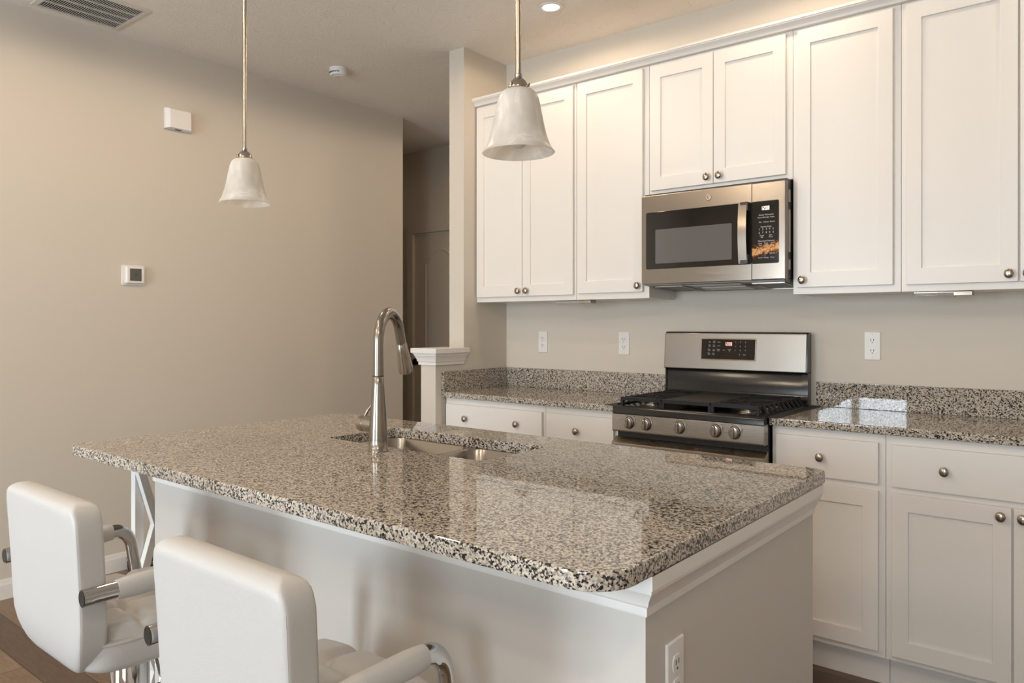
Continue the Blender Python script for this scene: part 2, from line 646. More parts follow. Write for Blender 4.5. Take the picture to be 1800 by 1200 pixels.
# ------------------------------------------------------------------ cabinets
def shaker(mb, x0, x1, z0, z1, yf, st=.057, rec=.009, th=.019, plain=False):
    # yf: the plane the door is mounted on; the front stands th proud of it (towards -y)
    f = yf - th
    e = .0025
    rect = lambda i, y: [(x0 + i, y, z0 + i), (x1 - i, y, z0 + i), (x1 - i, y, z1 - i), (x0 + i, y, z1 - i)]
    if plain:
        mb.loft([rect(0, yf), rect(0, f + e), rect(e * .3, f + e * .3), rect(e, f)])
    else:
        mb.loft([rect(0, yf), rect(0, f + e), rect(e * .3, f + e * .3), rect(e, f), rect(st, f), rect(st + .0012, f + .001), rect(st + .002, f + rec)])


def knob(parent, x, z, yf):
    mb = MB()
    mb.lathe([(.0085, 0), (.0075, .003), (.0055, .008), (.0055, .013), (.010, .016), (.0155, .0195), (.0165, .0225), (.0155, .0255), (.011, .0285), (.005, .030), (0, .0303)],
             (x, yf, z), '-y', 24)
    return mb.build('knob', M['nickel'], parent, smooth=60)


def cabinet(name, label, x0, x1, z0, z1, depth, doors, toe=False, group=None):
    # doors: list of (kind, x0, x1, z0, z1, [(knob x, knob z), ...])
    t = thing(name, label, 'cabinet', ((x0 + x1) / 2, -depth / 2, z0 if not toe else 0), group)
    b = MB()
    g = .0006
    if toe:
        b.box(x0 + g, x1 - g, -depth, -.004, .115, z1)
        b.box(x0 + g, x1 - g, -depth + .075, -.004, 0, .115)
    else:
        b.box(x0 + g, x1 - g, -depth, -.001, z0, z1, .0012, 1)
    b.build('carcass', M['cab'], t)
    for kind, a, bb, c, d, ks in doors:
        mb = MB()
        shaker(mb, a, bb, c, d, -depth - .0005, plain=(kind == 'drawer'))
        dd = mb.build('drawer_front' if kind == 'drawer' else 'door', M['cab'], t, smooth=25)
        for kx, kz in ks: knob(dd, kx, kz, -depth - .0195)
    return t


UD, UZ0, UZ1 = .310, 1.381, 2.442
g1 = 'white upper cabinets on the back wall'
cabinet('upper_cabinet', 'tall white double-door upper cabinet in the corner beside the beige column', 0, .7525, UZ0, UZ1, UD,
        [('door', .012, .3735, 1.407, 2.430, [(.350, 1.434)]), ('door', .3765, .738, 1.407, 2.430, [(.412, 1.434)])], group=g1)
cabinet('upper_cabinet', 'tall single-door white upper cabinet just left of the microwave', .7535, 1.213, UZ0, UZ1, UD,
        [('door', .771, 1.181, 1.411, 2.431, [(1.157, 1.439)])], group=g1)
cabinet('upper_cabinet', 'short white double-door cabinet mounted above the microwave', 1.2135, 1.958, 1.845, UZ1, UD,
        [('door', 1.228, 1.574, 1.866, 2.430, [(1.545, 1.895)]), ('door', 1.577, 1.929, 1.866, 2.430, [(1.609, 1.895)])], group=g1)
cabinet('upper_cabinet', 'tall single-door white upper cabinet just right of the microwave', 1.9585, 2.411, UZ0, UZ1, UD,
        [('door', 1.983, 2.382, 1.408, 2.430, [(2.008, 1.437)])], group=g1)
cabinet('upper_cabinet', 'tall white double-door upper cabinet at the right edge of the photo', 2.4115, 3.245, UZ0, UZ1, UD,
        [('door', 2.433, 2.8255, 1.406, 2.430, [(2.797, 1.433)]), ('door', 2.832, 3.224, 1.406, 2.430, [(2.858, 1.433)])], group=g1)

g2 = 'white base cabinets along the back wall'
BD, BZ = .610, .884
cabinet('base_cabinet', 'white base cabinet in the corner with a wide two-knob drawer', .006, .7455, 0, BZ, BD,
        [('drawer', .020, .731, .712, .853, [(.182, .786), (.562, .786)]), ('door', .020, .374, .138, .688, [(.345, .659)]), ('door', .378, .731, .138, .688, [(.407, .659)])], True, g2)
cabinet('base_cabinet', 'narrow white base cabinet between corner drawer and stainless range', .746, 1.205, 0, BZ, BD,
        [('drawer', .761, 1.176, .712, .853, [(.958, .783)]), ('door', .761, 1.176, .138, .688, [(1.145, .659)])], True, g2)
cabinet('base_cabinet', 'narrow white base cabinet with one drawer just right of the range', 1.964, 2.4135, 0, BZ, BD,
        [('drawer', 1.985, 2.389, .712, .854, [(2.170, .785)]), ('door', 1.985, 2.389, .138, .688, [(2.012, .659)])], True, g2)
cabinet('base_cabinet', 'wide white double-door base cabinet at the lower right of the photo', 2.414, 3.245, 0, BZ, BD,
        [('drawer', 2.438, 3.221, .709, .852, [(2.620, .781), (3.04, .781)]), ('door', 2.438, 2.830, .134, .688, [(2.798, .660)]), ('door', 2.836, 3.221, .134, .688, [(2.864, .660)])], True, g2)

# crown moulding along the top of the upper cabinets
cr = MB()
cprof = [(-.300, 2.4425), (-.333, 2.4425), (-.336, 2.447), (-.338, 2.452), (-.343, 2.458), (-.350, 2.463), (-.356, 2.466), (-.356, 2.470), (-.360, 2.471), (-.360, 2.481), (-.300, 2.481)]
cr.loft([[(x, y, z) for y, z in cprof] for x in (0.0, 3.245)])
tag(cr.build('trim_2', M['cab'], smooth=20), kind='structure')

# ------------------------------------------------------------------ granite worktops and upstands
CZ0, CZ1 = .885, .914


def worktop(name, label, x0, x1, y0, y1, radii):
    mb = MB()
    slab(mb, lambda i, z: rrect(x0, x1, y0, y1, radii, z, 5, i), CZ0, CZ1, .005)
    return tag(mb.build(name, M['granite'], org=((x0 + x1) / 2, (y0 + y1) / 2, CZ0), smooth=35), label, 'worktop')


worktop('granite_worktop', 'short speckled granite worktop between the corner column and the range', .0, 1.207, -.648, -.001, (.003, .003, .001, .001))
worktop('granite_worktop', 'speckled granite worktop to the right of the range', 1.962, 3.25, -.648, -.001, (.003, .003, .001, .001))


def upstand(label, x0, x1, y0, y1):
    mb = MB().box(x0, x1, y0, y1, .9142, 1.0185, .002, 2)
    return tag(mb.build('granite_backsplash', M['granite'], org=((x0 + x1) / 2, (y0 + y1) / 2, .9142)), label, 'backsplash')


upstand('low granite backsplash strip along the wall left of the range', .0205, 1.19, -.020, -.0006)
upstand('low granite backsplash return running along the column wall in the corner', .0006, .020, -.648, -.0006)
upstand('low granite backsplash strip along the wall right of the range', 1.978, 3.25, -.020, -.0006)

# black gap covers lying between the range and the worktops
for x0, x1, lb in ((1.150, 1.2125, 'thin black gap cover strip on the worktop left of the range'), (1.9585, 2.004, 'thin black gap cover strip on the worktop right of the range')):
    mb = MB().box(x0, x1, -.665, -.021, .9142, .9165, .0008, 1)
    tag(mb.build('stove_gap_cover', M['rubber'], org=((x0 + x1) / 2, -.34, .9142)), lb, 'gap cover')

# ------------------------------------------------------------------ microwave
mw = thing('microwave', 'stainless over-range microwave with a dark glass door under the short cabinet', 'microwave', (1.585, -.20, 1.635))
X0, X1, Z0, Z1, YF = 1.216, 1.956, 1.4395, 1.8335, -.405
MB().box(X0 + .006, X1 - .004, -.378, -.002, Z0 + .004, Z1 + .009, .003).build('housing', M['satinblack'], mw)
for z0, z1 in ((1.48, 1.52), (1.55, 1.72), (1.75, 1.80)): MB().box(X1 - .0045, X1 - .0025, -.36, -.33, z0, z1).build('side_vent', M['nickel'], mw)
# door: steel frame carrying a sheet of black glass
GX0, GX1, GZ0, GZ1 = 1.243, 1.796, 1.5055, 1.7575
XD = 1.797
dr = MB()
fl = lambda x0, x1, z0, z1, y, r=.0: [(p[0], y, p[1]) for p in [(q[0], q[1]) for q in rrect(x0, x1, z0, z1, (r, r, r, r), 0, 4)]]
dr.loft([fl(X0, XD, Z0, Z1, -.379, .002), fl(X0, XD, Z0, Z1, YF + .004, .002), fl(X0 + .001, XD - .001, Z0 + .001, Z1 - .001, YF + .001, .002),
         fl(X0 + .004, XD - .001, Z0 + .004, Z1 - .004, YF, .002)])
door = dr.build('door', M['steel_h'], mw, smooth=25)
MB().loft([fl(GX0, GX1, GZ0, GZ1, YF - .0002, .008), fl(GX0, GX1, GZ0, GZ1, YF - .0012, .008), fl(GX0 + .001, GX1 - .001, GZ0 + .001, GZ1 - .001, YF - .002, .008)]).build('door_glass', M['blackglass'], door, smooth=25)
MB().loft([fl(1.297, 1.701, 1.529, 1.679, YF - .002, .006), fl(1.297, 1.701, 1.529, 1.679, YF - .0028, .006)]).build('viewing_window', M['window_screen'], door, smooth=25)
h = MB()
hp = []
for i in range(9):
    t_ = i / 8
    z = 1.508 + t_ * .2495
    hp.append((z, YF - .030 - .012 * math.sin(PI * t_)))
h.loft([[(1.7445, y, z), (1.7445, y + .010, z), (1.7845, y + .010, z), (1.7845, y, z)] for z, y in hp])
hd = h.build('door_handle', M['steel_h'], door, smooth=50)
for z0 in (1.5085, 1.722): MB().box(1.752, 1.790, YF - .032, YF - .0015, z0, z0 + .035, .003).build('handle_bracket', M['satinblack'], hd)
lg = MB()
lg.lathe([(.0155, 0), (.0155, .002), (.0135, .003), (.0128, .0022), (0, .0022)], (1.582, YF, 1.797), '-y', 28)
swirl = [(1.582 + .0075 * math.cos(a) * (0.45 + .55 * abs(math.cos(a))), YF - .0028, 1.797 + .0085 * math.sin(a)) for a in [i * 2 * PI / 26 for i in range(22)]]
lg.tube(swirl, .0011, 6)
lg.tube([(1.576 + .012 * t / 8, YF - .0028, 1.7935 + .0062 * math.sin(t * 1.05)) for t in range(9)], .0011, 6)
lg.build('emblem', M['nickel'], door)
# control column
cc = MB()
cc.loft([fl(XD + .0015, X1, Z0, Z1, -.379, .002), fl(XD + .0015, X1, Z0, Z1, YF + .010, .002), fl(XD + .0015, X1 - .004, Z0 + .001, Z1 - .001, YF + .003, .002), fl(XD + .0022, X1 - .010, Z0 + .004, Z1 - .004, YF, .002)])
ctl = cc.build('control_column', M['steel_h'], mw, smooth=25)
PX0, PX1, PZ0, PZ1 = 1.7995, 1.9245, 1.5055, 1.7565
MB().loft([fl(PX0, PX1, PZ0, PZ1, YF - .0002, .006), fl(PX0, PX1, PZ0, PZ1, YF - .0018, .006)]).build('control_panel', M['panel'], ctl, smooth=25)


def seven(mb, txt, x, y, z, w, h_, th, gap):
    seg = {'1': 'bc', '2': 'abged', '0': 'abcdef', '8': 'abcdefg', '3': 'abcdg'}
    for ch in txt:
        P = {'a': (x, x + w, z + h_ - th, z + h_), 'g': (x, x + w, z + h_ / 2 - th / 2, z + h_ / 2 + th / 2), 'd': (x, x + w, z, z + th),
             'b': (x + w - th, x + w, z + h_ / 2, z + h_), 'c': (x + w - th, x + w, z, z + h_ / 2), 'f': (x, x + th, z + h_ / 2, z + h_), 'e': (x, x + th, z, z + h_ / 2)}
        for s in seg[ch]:
            a, b_, c, d = P[s]
            mb.box(a, b_, y - .0003, y, c, d)
        x += w + gap


yp = YF - .0018
uu = lambda u: PX0 + u * (PX1 - PX0)
vv = lambda v: PZ1 - v * (PZ1 - PZ0)
MB().box(uu(.24), uu(.82), yp - .0002, yp, vv(.165), vv(.065)).build('clock_display', M['blackglass'], ctl)
sg = MB()
seven(sg, '1208', uu(.335), yp - .0002, vv(.145), .0075, .0150, .0022, .0030)
sg.build('clock_digits', M['ledwhite'], ctl)
tx = MB()
T = lambda s, u, v, sz: tx.text(s, uu(u), yp, vv(v), sz)
T('Sensor Microwave', .53, .222, .0092)
for a, u in (('Popcorn', .31), ('Beverage', .53), ('Potato', .76)): T(a, u, .262, .0074)
for a, u in (('Melt', .31), ('Defrost', .53), ('Simmer', .76)): T(a, u, .337, .0074)
T('Express Cook', .53, .412, .0088)
for i, u in enumerate((.275, .405, .54, .66, .79)):
    T(str(i + 1), u, .452, .0105)
    T(str((i + 6) % 10), u, .507, .0105)
T('Cancel\nOff', .37, .566, .0074)
T('Start\nPause', .70, .566, .0074)
T('Microwave Features', .53, .64, .0092)
for a, u, v in (('Cook\nTime', .31, .69), ('Power\nLevel', .53, .69), ('Add\n30 Sec', .76, .69), ('Timer', .31, .765), ('Clock', .31, .84), ('Light', .53, .84), ('Vent Fan', .76, .84),
                ('Sound', .31, .905), ('Settings', .53, .905), ('Reset', .76, .905)): T(a, u, v, .0074)
tx.build('panel_lettering', M['ink'], ctl, smooth=0, fix=False)
# underside with grease filters and lamp recess
ZS = lambda y: 1.4368 - (y + .395) * (.0185 / .375)          # the underside drops a little towards the wall


def under(x0, x1, y0, y1, o0, o1):
    return [[(x0, y0, ZS(y0) - o), (x1, y0, ZS(y0) - o), (x1, y1, ZS(y1) - o), (x0, y1, ZS(y1) - o)] for o in (o0, o1)]


und = MB().loft(under(X0 + .010, X1 - .010, -.392, -.012, -.012, .002)).build('underside_panel', M['underside'], mw)
for x0, x1 in ((1.262, 1.415), (1.775, 1.930)):
    fr_ = MB()
    for q in ((x0, x0 + .006, -.340, -.060), (x1 - .006, x1, -.340, -.060), (x0 + .006, x1 - .006, -.340, -.334), (x0 + .006, x1 - .006, -.066, -.060)): fr_.loft(under(*q, .002, .006))
    gf = fr_.build('grease_filter', M['nickel'], und)
    MB().loft(under(x0 + .006, x1 - .006, -.334, -.066, .002, .0035)).build('filter_mesh', M['satinblack'], gf)
for q in range(3): MB().loft(under(1.716 + q * .017, 1.726 + q * .017, -.31, -.20, .002, .003)).build('vent_slot', M['slot'], und)
MB().loft([[(1.43, -.388, ZS(-.388) - o), (1.735, -.388, ZS(-.388) - o), (1.700, -.290, ZS(-.29) - o), (1.465, -.290, ZS(-.29) - o)] for o in (.002, .0045)]).build('lamp_recess', M['blackglass'], und)
MB().loft(under(1.47, 1.70, -.225, -.085, .002, .005)).build('lamp_cover', M['ventwhite'], und)
MB().loft(under(1.475, 1.695, -.082, -.060, .002, .004)).build('rear_slot', M['slot'], und)

# ------------------------------------------------------------------ gas range
rg = thing('gas_range', 'black and stainless gas range with five knobs below the microwave', 'stove', (1.586, -.35, 0))
RX0, RX1 = 1.2135, 1.9575
MB().box(RX0 + .002, RX1 - .002, -.655, -.025, .06, .905, .003).build('body', M['satinblack'], rg)
MB().box(RX0, RX1, -.66, -.06, .900, .9185, .004).build('cooktop', M['enamel'], rg)
lip = MB()
lp = [(-.655, .9195), (-.690, .9195), (-.697, .915), (-.700, .908), (-.702, .888), (-.655, .888)]
lip.loft([[(x, y, z) for y, z in lp] for x in (RX0, RX1)])
lip.build('front_lip', M['enamel'], rg, smooth=50)
cp = MB()
pp = [(-.655, .8875), (-.6985, .8875), (-.703, .884), (-.7035, .820), (-.700, .8125), (-.655, .8125)]
cp.loft([[(x, y, z) for y, z in pp] for x in (RX0 - .002, RX0 + .003, RX1 - .003, RX1 + .002)])
cpl = cp.build('knob_panel', M['steel_range'], rg, smooth=30)
kp = MB()
ring = [(0.0275, 0), (.0275, .002), (.0235, .003), (.0235, 0.004)]
for kx in (1.307, 1.399, 1.569, 1.744, 1.831):
    k = MB()
    k.lathe([(.0235, 0), (.0235, .006), (.0222, .007), (.0222, .020), (.0205, .0235), (.016, .0245), (0, .0245)], (kx, -.7035, .8525), '-y', 36)
    k.box(kx - .0060, kx + .0060, -.7035 - .0375, -.7035 - .020, .8525 - .0210, .8525 + .0210, .0045, 3)
    ko = k.build('burner_knob', M['nickel'], cpl, smooth=40)
    MB().lathe([(.0262, 0), (.0262, .0015), (.0236, .0025)], (kx, -.7036, .8525), '-y', 36).build('knob_bezel', M['satinblack'], ko)
    MB().box(kx - .0012, kx + .0012, -.7035 - .0381, -.7035 - .0372, .8525 + .004, .8525 + .018).build('pointer_line', M['darkink'], ko)
for kx in (1.307, 1.399, 1.569, 1.744, 1.831):
    MB().text('OFF', kx - .012, -.7036, .8815, .0055).build('off_marking', M['darkink'], cpl, smooth=0, fix=False)
    MB().text('LITE', kx + .027, -.7036, .8790, .0050).build('light_marking', M['darkink'], cpl, smooth=0, fix=False)
    MB().box(kx + .0305, kx + .0335, -.7038, -.7034, .856, .870).build('level_marking', M['darkink'], cpl)
# oven door with slotted top ledge, window and bar handle
od = MB()
op = [(-.655, .787), (-.662, .787), (-.703, .7665), (-.707, .762), (-.707, .185), (-.655, .185)]
od.loft([[(x, y, z) for y, z in op] for x in (RX0 - .004, RX1 + .004)])
odr = od.build('oven_door', M['steel_range'], rg, smooth=30)
sl = MB()
for xa, xb in ((1.335, 1.405), (1.43, 1.60), (1.632, 1.80), (1.825, 1.895)):
    q = [(-.672, .7826), (-.686, .7756)]
    up_ = (0, -.45 * .0012, .0012)
    sl.loft([[(xa, q[0][0] + dy, q[0][1] + dz), (xb, q[0][0] + dy, q[0][1] + dz), (xb, q[1][0] + dy, q[1][1] + dz), (xa, q[1][0] + dy, q[1][1] + dz)] for dy, dz in ((0, -.001), (-.0006, .0009))])
sl.build('vent_slots', M['slot'], odr)
MB().box(1.30, 1.87, -.7085, -.7065, .33, .62, .001).build('oven_window', M['blackglass'], odr)
oh = MB().tube([(1.255, -.707, .705), (1.255, -.742, .705), (1.262, -.752, .705), (1.91, -.752, .705), (1.917, -.742, .705), (1.917, -.707, .705)], .011, 14)
oh.build('oven_handle', M['steel_range'], odr)
MB().box(RX0, RX1, -.700, -.655, .062, .178, .004).build('storage_drawer', M['steel_range'], rg)
# backguard
bgp = MB()
gp = [(-.022, 1.058), (-.088, 1.056), (-.090, 1.060), (-.074, 1.214), (-.070, 1.2215), (-.060, 1.224), (-.022, 1.224)]
bgp.loft([[(x, y, z) for y, z in gp] for x in (1.1935, 1.949)])
bgo = bgp.build('backguard', M['steel_bg'], rg, smooth=30)
for xa, xb in ((1.190, 1.1935), (1.949, 1.9555)):
    MB().loft([[(x, y, z) for y, z in ((-.022, 1.052), (-.086, 1.054), (-.0875, 1.062), (-.071, 1.216), (-.060, 1.226), (-.022, 1.226))] for x in (xa, xb)]).build('side_edging', M['enamel'], bgo)
MB().box(1.1936, 1.9489, -.066, -.022, 1.2242, 1.2268, .001, 1).build('top_edging', M['enamel'], bgo)
YS = lambda z: -.090 + (z - 1.060) * (.016 / .154)        # slope of the steel face
DXa, DXb, DZa, DZb = 1.408, 1.698, 1.1035, 1.1935


def onface(x0, x1, z0, z1, o0, o1):
    return [[(x0, YS(z0) - o, z0), (x1, YS(z0) - o, z0), (x1, YS(z1) - o, z1), (x0, YS(z1) - o, z1)] for o in (o0, o1)]


MB().loft(onface(DXa - .006, DXb + .005, DZa - .005, DZb + .005, -.001, .003)).build('display_bezel', M['chrome'], bgo)
MB().loft(onface(DXa, DXb, DZa, DZb, .002, .0042)).build('display_panel', M['blackglass'], bgo)
fu = lambda u: DXa + u * (DXb - DXa)
fv = lambda v: DZb - v * (DZb - DZa)
sg = MB()
seven(sg, '1208', fu(.442), YS(1.17) - .0050, fv(.31), .0075, .0150, .0022, .0030)
sg.build('clock_digits', M['ledpink'], bgo)
tx = MB()
T = lambda s, u, v, sz: tx.text(s, fu(u), YS(fv(v)) - .0046, fv(v), sz)
for u, v, a in ((.157, .14, 'Bake'), (.243, .14, 'Broil\nHi Lo'), (.332, .14, 'Warm'), (.155, .33, 'Conv\nBake'), (.24, .33, 'Conv\nRoast'), (.33, .33, 'Air Fry'), (.15, .54, 'Oven\nLight'), (.237, .54, 'Set\nClock'),
                (.325, .54, 'Kitchen\nTimer'), (.43, .54, 'Start'), (.532, .54, 'Cancel\nOff'), (.147, .74, 'Delay\nTime'), (.232, .74, 'Cook\nTime'), (.81, .75, 'Clean')): T(a, u, v, .0062)
for i in range(9): T(str(i + 1), (.646, .732, .825)[i % 3], (.14, .345, .545)[i // 3], .0082)
T('0', .722, .75, .0082)
tx.build('panel_lettering', M['ink'], bgo, smooth=0, fix=False)
# black back panel curving down into the cooktop
bk = MB()
kpf = [(-.022, 1.054), (-.060, 1.054), (-.064, 1.050), (-.066, .965), (-.070, .945), (-.082, .928), (-.100, .9190), (-.022, .9185)]
bk.loft([[(x, y, z) for y, z in kpf] for x in (1.196, 1.928)])
bk.build('back_panel', M['enamel'], rg, smooth=50)
kpe = [(-.024, 1.056), (-.067, 1.056), (-.072, 1.050), (-.074, .965), (-.078, .947), (-.090, .931), (-.118, .9225), (-.118, .9185), (-.024, .9185)]
for xa, xb in ((1.190, 1.1965), (1.9275, 1.9555)):
    MB().loft([[(x, y, z) for y, z in kpe] for x in (xa, xb)]).build('back_panel_end', M['enamel'], rg, smooth=50)


def grate(x0, x1, plate=False):
    g = MB()
    zt, w = .9555, .012
    ya, yb = -.670, -.100
    g.bar((x0, ya, zt - .007), (x1, ya, zt - .007), w, .014)
    g.bar((x0, yb, zt - .007), (x1, yb, zt - .007), w, .014)
    for x in (x0 + .004, x1 - .004):
        g.bar((x, ya, zt - .008), (x, yb, zt - .008), .010, .012)
        for y in (ya + .004, (ya + yb) / 2, yb - .004): g.bar((x, y, zt - .010), (x, y, .9185), .013, .013, (0, 1, 0))
    if plate:
        g.box(x0 + .006, x1 - .006, ya + .020, yb - .010, zt - .012, zt - .001, .003)
    else:
        n = 9
        for i in range(n):
            y = ya + .050 + i * (yb - ya - .085) / (n - 1)
            g.bar((x0 + .005, y, zt - .006), (x1 - .005, y, zt - .006), .007, .010)
        xm = (x0 + x1) / 2
        for yc in (-.525, -.245):
            for sx, sy in ((1, 1), (1, -1), (-1, 1), (-1, -1)):
                g.bar((xm + sx * .012, yc + sy * .012, zt - .003), (xm + sx * .085, yc + sy * .085, zt - .003), .009, .009)
    return g


for x0, x1, lb in ((1.244, 1.460, 0), (1.466, 1.704, 1), (1.710, 1.926, 0)):
    go = grate(x0, x1, bool(lb)).build('griddle_grate' if lb else 'grate', M['iron'], rg, smooth=30)
# side feet of the outer grates, sloping outwards
for xa, sx in ((1.926, 1), (1.244, -1)):
    for i in range(9):
        y = -.670 + .050 + i * (.570 - .085) / 8
        MB().bar((xa - sx * .003, y, .953), (xa + sx * .024, y, .923), .009, .010, (0, 1, 0)).build('grate_foot', M['iron'], rg, smooth=30)
    MB().bar((xa + sx * .0255, -.664, .9215), (xa + sx * .0255, -.105, .9215), .006, .006).build('grate_rail', M['iron'], rg, smooth=30)
for bx, by, r in ((1.343, -.525, .045), (1.343, -.245, .036), (1.827, -.525, .048), (1.827, -.245, .036)):
    MB().lathe([(r + .012, 0), (r + .010, .006), (r - .004, .008), (r - .004, .010)], (bx, by, .9186), 'z', 30).build('burner_ring', M['nickel'], rg)
    MB().lathe([(r - .002, 0), (r, .002), (r, .008), (r - .004, .011), (0, .012)], (bx, by, .9290), 'z', 30).build('burner_cap', M['iron'], rg)

# ------------------------------------------------------------------ island
IX0, IX1, IY0, IY1 = .650, 2.474, -2.785, -1.790
isl = thing('kitchen_island', 'pale greige kitchen island base with white moulding under its granite top', 'island', ((IX0 + IX1) / 2, (IY0 + IY1) / 2, 0))
w_ = .02
b = MB()
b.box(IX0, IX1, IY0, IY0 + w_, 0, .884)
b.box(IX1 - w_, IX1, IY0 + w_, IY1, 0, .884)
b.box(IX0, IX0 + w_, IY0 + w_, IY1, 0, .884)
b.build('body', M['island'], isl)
b = MB()
b.box(IX0 + w_, IX1 - w_, IY1 - .05, IY1 - .03, .115, .884)
b.box(IX0 + w_, IX1 - w_, IY1 - .10, IY1 - .08, 0, .115)
bf = b.build('cabinet_front', M['cab'], isl)
nd = 4
for i in range(nd):
    xa = IX0 + .04 + i * (IX1 - IX0 - .08) / nd
    xb = xa + (IX1 - IX0 - .08) / nd - .006
    q = MB()
    st, rec = .057, .009
    f = IY1 - .011
    rc = lambda s, y: [(xa + s, y, .14 + s), (xb - s, y, .14 + s), (xb - s, y, .86 - s), (xa + s, y, .86 - s)]
    q.loft([rc(0, IY1 - .03), rc(0, f), rc(st, f), rc(st + .002, f - rec)])
    q.build('door', M['cab'], bf, smooth=25)
m = MB()
ip = [(0, .812), (.0045, .812), (.0055, .8155), (.0055, .826), (.010, .830), (.0125, .838), (.019, .848), (.024, .854), (.0245, .860), (.0275, .861), (.0275, .8836)]
m.loft([[(IX0 - d, IY0 - d, z), (IX1 + d, IY0 - d, z), (IX1 + d, IY1 + .0, z), (IX0 - d, IY1 + .0, z)] for d, z in ip], False, False)
m.build('crown_moulding', M['trim'], isl, smooth=20)
m = MB()
m.loft([[(IX0 - d, IY0 - d, z), (IX1 + d, IY0 - d, z), (IX1 + d, IY1, z), (IX0 - d, IY1, z)] for d, z in bp], False, False)
m.build('base_moulding', M['trim'], isl, smooth=25)

top = MB()
TX0, TX1, TY0, TY1 = .397, 2.504, -2.968, -1.756
SX0, SX1, SY0, SY1 = .955, 1.676, -2.292, -1.947
slab(top, lambda i, z: rrect(TX0, TX1, TY0, TY1, (.055, .090, .030, .055), z, 10, i), .884, .914, .005,
     hole=lambda i, z: rrect(SX0, SX1, SY0, SY1, (.02,) * 4, z, 5, i))
tag(top.build('granite_island_top', M['granite'], org=((TX0 + TX1) / 2, (TY0 + TY1) / 2, .884), smooth=35),
    'big speckled granite island top with a cut-out for the sink', 'worktop')

# undermounted double sink
sk = thing('kitchen_sink', 'stainless double-bowl sink set under the island granite', 'sink', ((SX0 + SX1) / 2, (SY0 + SY1) / 2, .70))
for xa, xb, zb, mid in ((SX0 + .004, 1.352, .700, 1), (1.362, SX1 - .004, .720, 0)):
    q = MB()
    R = lambda i, z, r: rrect(xa, xb, SY0 + .004, SY1 - .004, (r,) * 4, z, 8, i)
    ext = lambda z: rrect(xa - (.024 if mid else .0045), xb + (.0045 if mid else .024), SY0 - .02, SY1 + .02, (.03,) * 4, z, 8, 0)
    q.loft([R(-.003, .700 - .0, .06), ext(.876), ext(.8832), R(0, .8832, .06), R(.003, .880, .06), R(.012, zb + .03, .055), R(.020, zb + .010, .05), R(.040, zb, .035)], False, True)
    bo = q.build('bowl', M['sink'], sk, smooth=50, fix=True)
    MB().lathe([(.045, .001), (.043, .003), (.036, .003), (.034, .0015), (.010, .0015), (.008, .006), (0, .006)], ((xa + xb) / 2, (SY0 + SY1) / 2 + .05, zb), 'z', 28).build('drain', M['chrome'], bo)

# faucet
FX, FY = 1.310, -2.370
fa = thing('kitchen_faucet', 'tall brushed nickel gooseneck faucet behind the sink cut-out of the island', 'faucet', (FX, FY, .9145))
MB().lathe([(.0335, 0), (.0335, .003), (.0315, .004), (.0308, .030), (.0292, .065), (.0262, .100), (.0225, .140), (.0196, .175), (.0182, .204), (.0175, .2045)], (FX, FY, .9145), 'z', 40).build('body', M['steel'], fa, smooth=60)
th = math.radians(22)
dx, dy = -math.sin(th), math.cos(th)
path = [(FX, FY, 1.119), (FX, FY, 1.135), (FX, FY, 1.17), (FX, FY, 1.205)]
R0, RZ = .088, .082
for i in range(1, 15):
    a = PI - i * (PI * .90) / 14
    r_ = R0 + R0 * math.cos(a)
    path.append((FX + dx * r_, FY + dy * r_, 1.210 + RZ * math.sin(a)))
e_ = Vector(path[-1]) + (Vector(path[-1]) - Vector(path[-2])).normalized() * .030
path.append(tuple(e_))
p_end = Vector(path[-1])
tan_ = (Vector(path[-1]) - Vector(path[-2])).normalized()
sp = MB().tube(path, .0172, 22)
spo = sp.build('spout', M['steel'], fa, smooth=60)
MB().lathe([(.0186, 0), (.0186, .003)], (FX, FY, 1.1175), 'z', 30).build('joint_ring', M['darkchrome'], spo)
hp = [p_end + tan_ * s for s in (0.0, .004, .0045, .03, .06, .085, .094, .096)]
sh = MB().tube(hp, [.0172, .0176, .0180, .0205, .0238, .0262, .0262, .0235], 22)
sho = sh.build('spray_head', M['nickel'], fa, smooth=50)
bt = p_end + Vector((dx, dy, 0)) * -.0175 + Vector((0, 0, .012))
MB().lathe([(.0045, 0), (.0045, .004), (0, .005)], (bt.x, bt.y, bt.z), '-y', 12).build('spray_button', M['satinblack'], sho)
lv = MB()
lv.lathe([(.0215, .015), (.0222, .030), (.0222, .060), (.0205, .061), (.0205, .063), (.0222, .064), (.0222, .083), (.0205, .0875), (.016, .089), (0, .0895)], (FX, FY, .984), '-x', 30)
lvo = lv.build('handle_hub', M['nickel'], fa, smooth=40)
MB().tube([(FX - .074, FY + .004, 1.000), (FX - .066, FY + .016, 1.022), (FX - .050, FY + .040, 1.050), (FX - .038, FY + .058, 1.068)], [.0048, .0046, .0042, .0038], 12).build('lever', M['nickel'], lvo)


